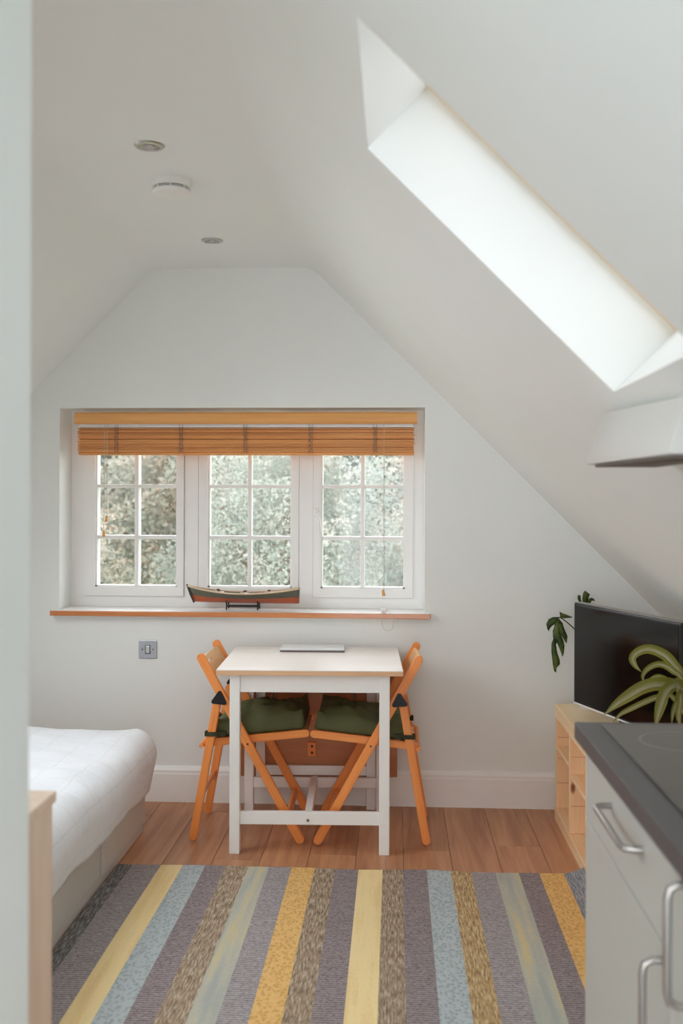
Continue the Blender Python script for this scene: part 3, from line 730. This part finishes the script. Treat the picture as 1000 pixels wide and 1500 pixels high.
for i in range(nx):
    for j in range(ny):
        f = bm.faces.new([G[i, j, 1], G[i+1, j, 1], G[i+1, j+1, 1], G[i, j+1, 1]]); f.material_index = ms[i]
        bm.faces.new([G[i, j, 0], G[i, j+1, 0], G[i+1, j+1, 0], G[i+1, j, 0]]).material_index = ms[i]
    for j in (0, ny): bm.faces.new([G[i, j, 0], G[i+1, j, 0], G[i+1, j, 1], G[i, j, 1]]).material_index = ms[i]
for j in range(ny):
    for i in (0, nx): bm.faces.new([G[i, j, 0], G[i, j+1, 0], G[i, j+1, 1], G[i, j, 1]]).material_index = ms[min(i, nx-1)]
tag(obj('rug', bm, None, mats=names), 'flat woven rug striped in grey, yellow, blue and brown', 'rug')

# ------------------------------------------------------------------ bed
bed = thing('bed', 'low white storage bed base with drawers', 'bed', (-1.55, 3.3, 0))
def BD(name, bm, mat, **k): o = obj(name, bm, mat, bed, **k); o.location = (1.55, -3.3, 0); return o
bX1, bY1, bY0 = -1.080, 4.262, 2.32
BD('base', box(-2.05, bX1-.014, bY0, bY1, .0, .26, .003), 'bed_white')
BD('drawer_front', box(bX1-.016, bX1+.006, 3.630, bY1-.004, .042, .255, .002), 'bed_white')
BD('bottom_rail', box(bX1-.016, bX1-.003, bY0, bY1-.002, .001, .040, .002), 'bed_white')
BD('drawer_front', box(bX1-.016, bX1-.002, bY0+.3, 3.622, .042, .255, .002), 'bed_white')
BD('mattress', box(-2.05, bX1-.012, bY0, bY1, .262, .415, .03, 3), 'mattress', smooth=True)
# duvet draped over the side and the foot
V, F, UV = [], [], []; NA, NB = 90, 110
aw, bw, hang = .95, 1.93, .308
ex, ey = -1.125, 4.205   # edge lines where the cover starts to fall
for i in range(NA+1):
    a_ = -aw+(aw+hang)*i/NA
    for j in range(NB+1):
        b_ = -bw+(bw+hang*.9)*j/NB
        pa, pb = max(a_, 0), max(b_, 0); hp = math.hypot(pa, pb); dd = max(pa, pb)
        dx, dy = (pa/hp, pb/hp) if hp > 0 else (1, 0)
        corner = min(1, max(0, min(pa, pb)/max(dd, 1e-6)))
        # hem length varies: shorter at the corner, longest toward the pillows
        lenf = 1-.14*corner+.045*math.sin(b_*3.4+2.2)
        dd *= lenf
        r = .110; arc = r*math.pi/2
        if dd < arc: off = r*math.sin(dd/r); drop = r*(1-math.cos(dd/r))
        else: off = r-.03*(dd-arc)/.15; drop = r+(dd-arc)
        fold = 0
        if dd > .05:
            k_ = min(1, (dd-.05)/.2); fold = k_*(.006*math.sin(b_*11+1.1*math.sin(b_*5)+a_*9)+.003*math.sin(b_*27+a_*14+2)+.006*math.sin((pa-pb)*22)*corner)
            off += fold
        x = ex+(a_ if a_ < 0 else 0)+dx*off; y = ey+(b_ if b_ < 0 else 0)+dy*off
        z = .450-drop
        zf = max(0, 1-dd/.14)
        z += zf*(.007*math.sin(a_*9+b_*4)+.004*math.sin(a_*23-b_*13)+.003*math.sin(b_*31+a_*17)+.008*math.exp(-((a_+.05)/.08)**2)*math.sin(b_*7)**2+.0026*math.sin(24*(a_*.4+b_)+3*math.sin(5*a_+b_*2))*math.sin(3*b_+a_))
        V.append((x, y, z)); UV.append((a_, b_))
for i in range(NA):
    for j in range(NB): q = i*(NB+1)+j; F.append((q, q+NB+1, q+NB+2, q+1))
dv = obj('duvet', (V, [], F), 'duvet_cotton', smooth='all')
uvl = dv.data.uv_layers.new(name='UVMap')
for lp in dv.data.loops: uvl.data[lp.index].uv = UV[lp.vertex_index]
m = dv.modifiers.new('thick', 'SOLIDIFY'); m.thickness = .012; m.offset = -1
tag(dv, 'white duvet with a faint woven check draped over the bed', 'duvet')
# pine unit behind the partition
pu = thing('pine_cabinet', 'pale pine cabinet standing behind the partition wall end', 'cabinet', (-.9, 1.6, 0))
def PU(name, bm, mat='pine_pale', **k): o = obj(name, bm, mat, pu, **k); o.location = (.9, -1.6, 0); return o
PU('top', box(-1.10, -.655, 1.32, 1.905, .845, .866, .002)); PU('side_panel', box(-.679, -.661, 1.325, 1.90, .0, .8445, .002))
PU('side_panel', box(-1.10, -1.08, 1.325, 1.90, 0, .8445, .002)); PU('back_panel', box(-1.079, -.680, 1.885, 1.90, .02, .844)); PU('shelf', box(-1.079, -.680, 1.33, 1.884, .40, .418)); PU('shelf', box(-1.079, -.680, 1.33, 1.884, .05, .068))

# ------------------------------------------------------------------ pine shelf unit with television
UX, UY1, US = .726, 4.550, (4.550, 4.195, 3.835, 3.475, 3.115)
un = thing('shelf_unit', 'low open pine shelf unit under the television', 'shelf unit', (UX, 4.0, 0))
def UN(name, bm, mat='pine', parent=un, **k):
    o = obj(name, bm, mat, parent, **k)
    if parent is un: o.location = (-UX, -4.0, 0)
    return o
UD = .40; UYN = US[-1]
UN('top', box(UX, UX+UD, UYN, UY1, .462, .520, .003), 'pine_y'); UN('bottom_rail', box(UX, UX+UD, UYN, UY1, .0, .052, .003), 'pine_y')
for k, y in enumerate(US):
    y0, y1 = (y-.018, y) if k == 0 else ((y, y+.018) if k == len(US)-1 else (y-.010, y+.010))
    up = UN('upright', box(UX+.004, UX+UD-.004, y0, y1, .053, .461, .001, 1))
    bm = BM()
    for z in (.165, .275, .37):
        for yy in (y0-.0006, y1+.0006): bx(bm, UX+.01, UX+UD-.01, yy-.0004, yy+.0004, z, z+.004)
    UN('runner_groove', bm, 'table_edge', up)
for k in range(len(US)-1):
    z = .318 if k == 0 else .285
    UN('shelf', box(UX+.006, UX+UD-.01, US[k+1]+.0115, US[k]-(.0185 if k == 0 else .0115), z, z+.016, .002), 'pine_y')
UN('back_panel', box(UX+UD-.003, UX+UD+.003, UYN+.02, UY1-.02, .053, .461), 'pine_y')
# television
tvd = Vector((1.025-.776, 3.59-4.30, 0)); TVW = tvd.length
tv = thing('television', 'black flat-screen television turned towards the bed on the pine unit', 'television', (.776, 4.30, .520), math.atan2(tvd.y, tvd.x))
obj('casing', box(0, TVW, -.012, .030, .052, .484, .006), 'tv_bezel', tv)
obj('back_cover', box(.10, TVW-.10, .030, .062, .10, .40, .012), 'black_plastic', tv)
obj('screen', box(.012, TVW-.012, -.0135, -.010, .070, .472), 'tv_black', tv)
obj('trim_strip', box(.004, TVW-.004, -.0152, -.008, .055, .062, .001, 1), 'white_plastic', tv)
o = obj('sensor_window', box(TVW/2-.02, TVW/2+.02, -.0145, -.01, .045, .056, .002), 'tv_bezel', tv)
obj('top_trim', box(.002, TVW-.002, -.010, .026, .4835, .4865, .001, 1), 'handle_metal', tv)
ft = obj('stand_foot', box(TVW/2-.14, TVW/2+.14, -.055, .10, .001, .012, .005), 'tv_bezel', tv); obj('stand_neck', box(TVW/2-.04, TVW/2+.04, .014, .044, .011, .11, .006), 'tv_bezel', tv)

# ------------------------------------------------------------------ plants
def ribbon(pts, wfun, side, n=26, fold=.15, name='leaf', mat='strap_leaf', parent=None):
    P = spline(pts, n); V, F, UV = [], [], []
    for i, p in enumerate(P):
        t = (P[min(i+1, n)]-P[max(i-1, 0)]).normalized(); s = (t.cross(Vector((0, 1, 0))).normalized()*side[0]+Vector((0, 1, 0))*side[1]) if side[2] is None else Vector(side); s = (s-t*s.dot(t)).normalized(); nn = s.cross(t); w = wfun(i/n)
        for q in (-1, -.5, 0, .5, 1): V.append(p+s*w*q+nn*abs(q)*w*fold); UV.append(((q+1)/2, i/n))
    for i in range(n):
        for j in range(4): q = i*5+j; F.append((q, q+1, q+6, q+5))
    o = obj(name, (V, [], F), mat, parent, smooth='all')
    ul = o.data.uv_layers.new(name='UVMap')
    for lp in o.data.loops: ul.data[lp.index].uv = UV[lp.vertex_index]
    return o
PB = Vector((1.0, 3.30, .52))
sp_ = thing('strap_leaf_plant', 'potted plant with long arching yellow-green strap leaves on the pine unit', 'plant', PB)
obj('pot', lathe([(.062, 0), (.066, .004), (.082, .14), (.084, .146), (.078, .148), (.072, .13), (.001, .128)], 32), 'pot_white', sp_, smooth=True)
obj('soil', lathe([(.073, .128), (.05, .134), (.001, .136)], 24), 'soil', sp_, smooth=True)
defs = [   # (points of the mid-rib from the crown outward, half width), metres from the pot's base
 ([(0, 0, 0.14), (-0.0592, 0.0, 0.3352), (-0.0913, -0.0029, 0.383), (-0.1234, -0.0057, 0.4149), (-0.1668, -0.0086, 0.4322), (-0.2017, -0.0114, 0.4264), (-0.2252, -0.0143, 0.4049), (-0.2173, -0.0171, 0.3809), (-0.1995, -0.02, 0.3615)], 0.0135),
 ([(0, 0, 0.14), (-0.0592, 0.0, 0.3237), (-0.0891, 0.005, 0.36), (-0.1221, 0.01, 0.3797), (-0.1494, 0.015, 0.3765), (-0.1725, 0.02, 0.3594), (-0.1825, 0.025, 0.3379), (-0.1772, 0.03, 0.3137)], 0.009),
 ([(0, 0, 0.14), (-0.0621, 0.0, 0.2947), (-0.1045, -0.02, 0.3166), (-0.1522, -0.04, 0.324), (-0.2023, -0.06, 0.3156), (-0.2519, -0.08, 0.2931), (-0.2982, -0.1, 0.2682), (-0.3385, -0.12, 0.2409)], 0.02),
 ([(0, 0, 0.14), (-0.0621, 0.0, 0.3005), (-0.0982, -0.028, 0.3153), (-0.1284, -0.056, 0.3016), (-0.1498, -0.084, 0.2728), (-0.1682, -0.112, 0.2418), (-0.1864, -0.14, 0.2031)], 0.019),
 ([(0, 0, 0.14), (-0.0734, 0.0, 0.2945), (-0.0957, 0.0125, 0.3151), (-0.1152, 0.025, 0.3315), (-0.1379, 0.0375, 0.3363), (-0.1665, 0.05, 0.319)], 0.008),
 ([(0, 0, 0.14), (-0.0962, 0.0, 0.2797), (-0.1387, -0.01, 0.2782), (-0.1811, -0.02, 0.2652), (-0.2317, -0.03, 0.2434), (-0.2708, -0.04, 0.2249), (-0.2985, -0.05, 0.198)], 0.009),
 ([(0, 0, 0.14), (-0.0621, 0.0, 0.2831), (-0.0791, 0.0, 0.2597), (-0.0905, 0.0, 0.2277), (-0.0962, 0.0, 0.1871)], 0.008),
 ([(0, 0, 0.14), (-0.0592, 0.0, 0.2802), (-0.0767, -0.0267, 0.2536), (-0.0884, -0.0533, 0.2247), (-0.0903, -0.08, 0.1937)], 0.01),
]
for P, w in defs:
    ribbon(P, lambda t, w=w: 1.35*w*min(1, .35+t*2.2)*max(.06, (1-max(0, (t-.55)/.45)**2.2)), (.9, .45, None), parent=sp_)
rr = random.Random(3)
for k in range(9):      # the far side of the tuft, leaning away from the room
    an = rr.uniform(-.9, 1.6); L = rr.uniform(.14, .22); h = rr.uniform(.16, .30)
    P = [Vector((0, 0, .14))]+[Vector((math.cos(an)*L*f*.62, math.sin(an)*L*f, .14+h*math.sin(f*2.3)*(1-.25*f))) for f in (.2, .45, .7, 1.)]
    P = [Vector((min(p.x, .08+0*p.x), p.y-.05*i, p.z)) for i, p in enumerate(P)]
    ribbon(P, lambda t: .010*min(1, .35+t*2.2)*max(.06, (1-max(0, (t-.55)/.45)**2.2)), (-math.sin(an), math.cos(an), 0), parent=sp_)
# monstera behind the television
MB = Vector((.86, 4.44, .52))
mo = thing('monstera', 'monstera with split dark green leaves standing behind the television', 'plant', MB)
obj('pot', lathe([(.045, 0), (.048, .004), (.058, .11), (.060, .115), (.055, .116), (.052, .10), (.001, .10)], 28), 'pot_white', mo, smooth=True)
obj('soil', lathe([(.053, .10), (.03, .106), (.001, .107)], 20), 'soil', mo, smooth=True)
def poly_leaf(lobes):
    """one blade made of lobes; each lobe is a row of (left, right) edge points, metres from the pot's base"""
    V, F = [], []
    for lobe in lobes:
        b0 = len(V)
        for l_, r_ in lobe:
            l_, r_ = Vector(l_), Vector(r_)
            for q in range(3): V.append(l_.lerp(r_, q/2)+Vector((0, -.006*(q == 1), 0)))
        for i in range(len(lobe)-1):
            for q in range(2): k = b0+i*3+q; F.append((k, k+1, k+4, k+3))
    o = obj('leaf', (V, [], F), 'monstera_green', mo, smooth='all'); m = o.modifiers.new('t', 'SOLIDIFY'); m.thickness = .0012; return o
poly_leaf([
  [((-0.1559, -0.0214, 0.3972), (-0.1351, -0.0214, 0.3974)), ((-0.1577, -0.0232, 0.3704), (-0.128, -0.0232, 0.3707)), ((-0.1654, -0.025, 0.3436), (-0.1313, -0.0252, 0.341)), ((-0.1642, -0.0268, 0.3168), (-0.1346, -0.0272, 0.3112)), ((-0.1584, -0.028, 0.2991), (-0.1363, -0.0284, 0.2934))],
  [((-0.138, -0.0208, 0.4063), (-0.1412, -0.0224, 0.3825)), ((-0.1647, -0.0208, 0.4061), (-0.1561, -0.0228, 0.3764)), ((-0.1826, -0.0214, 0.3969), (-0.1726, -0.0236, 0.3643)), ((-0.1933, -0.0228, 0.376), (-0.1816, -0.0244, 0.3523)), ((-0.1876, -0.0244, 0.3523), (-0.1826, -0.025, 0.3434))],
  [((-0.1381, -0.0214, 0.3974), (-0.1444, -0.024, 0.3586)), ((-0.1234, -0.0224, 0.3827), (-0.1358, -0.0256, 0.335)), ((-0.1134, -0.0244, 0.353), (-0.1227, -0.0268, 0.3173)), ((-0.1009, -0.0264, 0.3235), (-0.1139, -0.0278, 0.3025)), ((-0.1042, -0.028, 0.2997), (-0.1072, -0.0285, 0.2922))],
  [((-0.1594, -0.0248, 0.3466), (-0.1356, -0.0244, 0.3528)), ((-0.1568, -0.0268, 0.3169), (-0.1314, -0.026, 0.3291)), ((-0.1466, -0.0284, 0.2933), (-0.1198, -0.0276, 0.3054)), ((-0.1351, -0.0302, 0.2667), (-0.1156, -0.0292, 0.2818)), ((-0.1264, -0.0318, 0.2431), (-0.1184, -0.0312, 0.2521)), ((-0.1256, -0.0323, 0.2357), (-0.1236, -0.0322, 0.2366))],
  [((-0.1628, -0.0272, 0.3109), (-0.1481, -0.028, 0.2992)), ((-0.1713, -0.0286, 0.29), (-0.1527, -0.029, 0.2843)), ((-0.1717, -0.031, 0.2544), (-0.1471, -0.0312, 0.2518)), ((-0.1681, -0.0332, 0.2219), (-0.137, -0.0332, 0.2223)), ((-0.1654, -0.0348, 0.1983), (-0.1358, -0.0346, 0.2016)), ((-0.1612, -0.0364, 0.1746), (-0.1508, -0.0356, 0.1866)), ((-0.1554, -0.037, 0.1664), (-0.1524, -0.0369, 0.1674))]])
poly_leaf([
  [((-0.1349, -0.02, 0.4303), (-0.134, -0.02, 0.4291)), ((-0.1313, -0.02, 0.4018), (-0.123, -0.02, 0.4229)), ((-0.1111, -0.02, 0.402), (-0.1052, -0.02, 0.417)), ((-0.0815, -0.02, 0.4053), (-0.0803, -0.02, 0.4068))]])
poly_leaf([
  [((-0.0318, 0.0, 0.4682), (-0.0005, 0.0, 0.4684)), ((-0.0333, 0.0, 0.4922), (-0.0065, 0.0, 0.4864)), ((-0.0288, 0.0, 0.5133), (-0.0005, 0.0, 0.5046)), ((-0.0214, 0.0, 0.5224), (0.0039, 0.0, 0.5022))],
  [((-0.0124, 0.0, 0.4653), (-0.0005, 0.0, 0.4624)), ((-0.0095, 0.0, 0.4834), (0.0084, 0.0, 0.4775)), ((0.0054, 0.0, 0.4911), (0.0173, 0.0, 0.4776)), ((0.0173, 0.0, 0.4867), (0.0218, 0.0, 0.4732))],
  [((-0.0452, 0.0, 0.4665), (-0.0333, 0.0, 0.4651)), ((-0.0541, 0.0, 0.486), (-0.0392, 0.0, 0.4831)), ((-0.0526, 0.0, 0.5026), (-0.0407, 0.0, 0.5012))]])
def stem(pts): bm = BM(); tube(bm, spline(pts, 14), .0028, 6); obj('stem', bm, 'monstera_green', mo, smooth=True)
stem([(0, 0, .10), (-.01, -.01, .26), (-0.0607, -0.02, 0.344), (-0.1289, -0.02, 0.4033), (-0.1438, -0.02, 0.3942)])
stem([(0, 0, .10), (.005, 0, .28), (-0.0214, 0.0, 0.4412), (-0.0184, 0.0, 0.4773)])
stem([(0, 0, .10), (-.004, 0, .28), (-0.0422, 0.0, 0.441), (-0.0422, 0.0, 0.4651)])

# ------------------------------------------------------------------ kitchen
wt = tag(obj('worktop', box(.427, 1.05, .2, 2.389, .870, .910, .003), 'worktop'), 'dark grey kitchen worktop over the white cabinets', 'worktop')
hb = thing('ceramic_hob', 'flat dark glass hob set in the worktop', 'hob', (.74, 2.03, .910))
obj('glass', box(-.26, .26, -.44, .31, .0003, .006, .0015), 'hob_glass', hb)
for x, y, r in ((-.12, .15, .09), (.12, .15, .07), (-.12, -.14, .07), (.12, -.14, .09)):
    o = obj('cooking_zone', lathe([(r, .0061), (r, .0064), (r-.003, .0064), (r-.003, .0061)], 40, caps=False), 'handle_metal', hb); o.location = (x, y, 0)
def pullbar(pa, pb, out, parent, off):
    """bow handle: bar between two feet standing off the front in -x"""
    pa, pb = Vector(pa), Vector(pb); o_ = Vector((-out, 0, 0)); dd_ = (pb-pa).normalized(); bm = BM()
    pts = [pa, pa+o_*.55, pa+o_*.9+dd_*.006, pa+o_+dd_*.020, pb+o_-dd_*.020, pb+o_*.9-dd_*.006, pb+o_*.55, pb]
    tube(bm, pts, .0065, 10); o = obj('handle', bm, 'handle_metal', parent, smooth=True); return o
def cabinet(y0, y1, label, drawer, side_end):
    t = thing('base_cabinet', label, 'cabinet', (.75, (y0+y1)/2, 0), 0, 'kitchen base cabinets'); off = Vector((-.75, -(y0+y1)/2, 0))
    def K(name, bm, mat='white_lacquer', parent=t): o = obj(name, bm, mat, parent); o.location = off if parent is t else (0, 0, 0); return o
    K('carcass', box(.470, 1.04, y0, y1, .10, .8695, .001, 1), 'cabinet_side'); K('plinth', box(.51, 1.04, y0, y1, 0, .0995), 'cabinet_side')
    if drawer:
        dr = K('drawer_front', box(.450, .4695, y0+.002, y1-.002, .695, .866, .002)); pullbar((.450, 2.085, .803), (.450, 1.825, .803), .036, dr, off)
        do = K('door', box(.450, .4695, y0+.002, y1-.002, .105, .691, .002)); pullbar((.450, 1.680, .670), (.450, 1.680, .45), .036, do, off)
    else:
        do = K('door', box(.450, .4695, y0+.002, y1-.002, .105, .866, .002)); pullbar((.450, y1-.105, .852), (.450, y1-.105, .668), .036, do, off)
    return t
cabinet(1.638, 2.364, 'white base cabinet with a drawer above its door, below the hob', True, True)
cabinet(1.03, 1.636, 'white base cabinet with one tall door and upright handle', False, False)
cabinet(.42, 1.028, 'white base cabinet furthest from the shelf unit, partly under the worktop end', False, False)
# cooker hood hung beneath the slope
hd = thing('cooker_hood', 'white slanted cooker hood below the skylight', 'cooker hood', (.7, 2.05, 1.515))
def hexa(a_, mat, name):
    bm = BM(); v = [bm.verts.new(Vector(p)-Vector((.7, 2.05, 1.515))) for p in a_]
    for f in ((0,3,2,1),(4,5,6,7),(0,1,5,4),(1,2,6,5),(2,3,7,6),(3,0,4,7)): bm.faces.new([v[i] for i in f])
    bmesh.ops.recalc_face_normals(bm, faces=bm.faces[:]); bev(bm, .006, 2); return obj(name, bm, mat, hd, smooth=True)
# order: bottom near-left, near-right, far-right, far-left, then top
hexa([(.483, 1.79, 1.516), (.60, 1.79, 1.516), (.60, 2.30, 1.516), (.434, 2.30, 1.516), (.512, 1.79, 1.622), (.535, 1.79, 1.600), (.505, 2.30, 1.628), (.472, 2.30, 1.636)], 'hood_metal', 'body')
hexa([(.495, 1.80, 1.510), (.592, 1.80, 1.510), (.592, 2.285, 1.510), (.452, 2.285, 1.510), (.495, 1.80, 1.5155), (.592, 1.80, 1.5155), (.592, 2.285, 1.5155), (.452, 2.285, 1.5155)], 'hood_filter', 'filter')
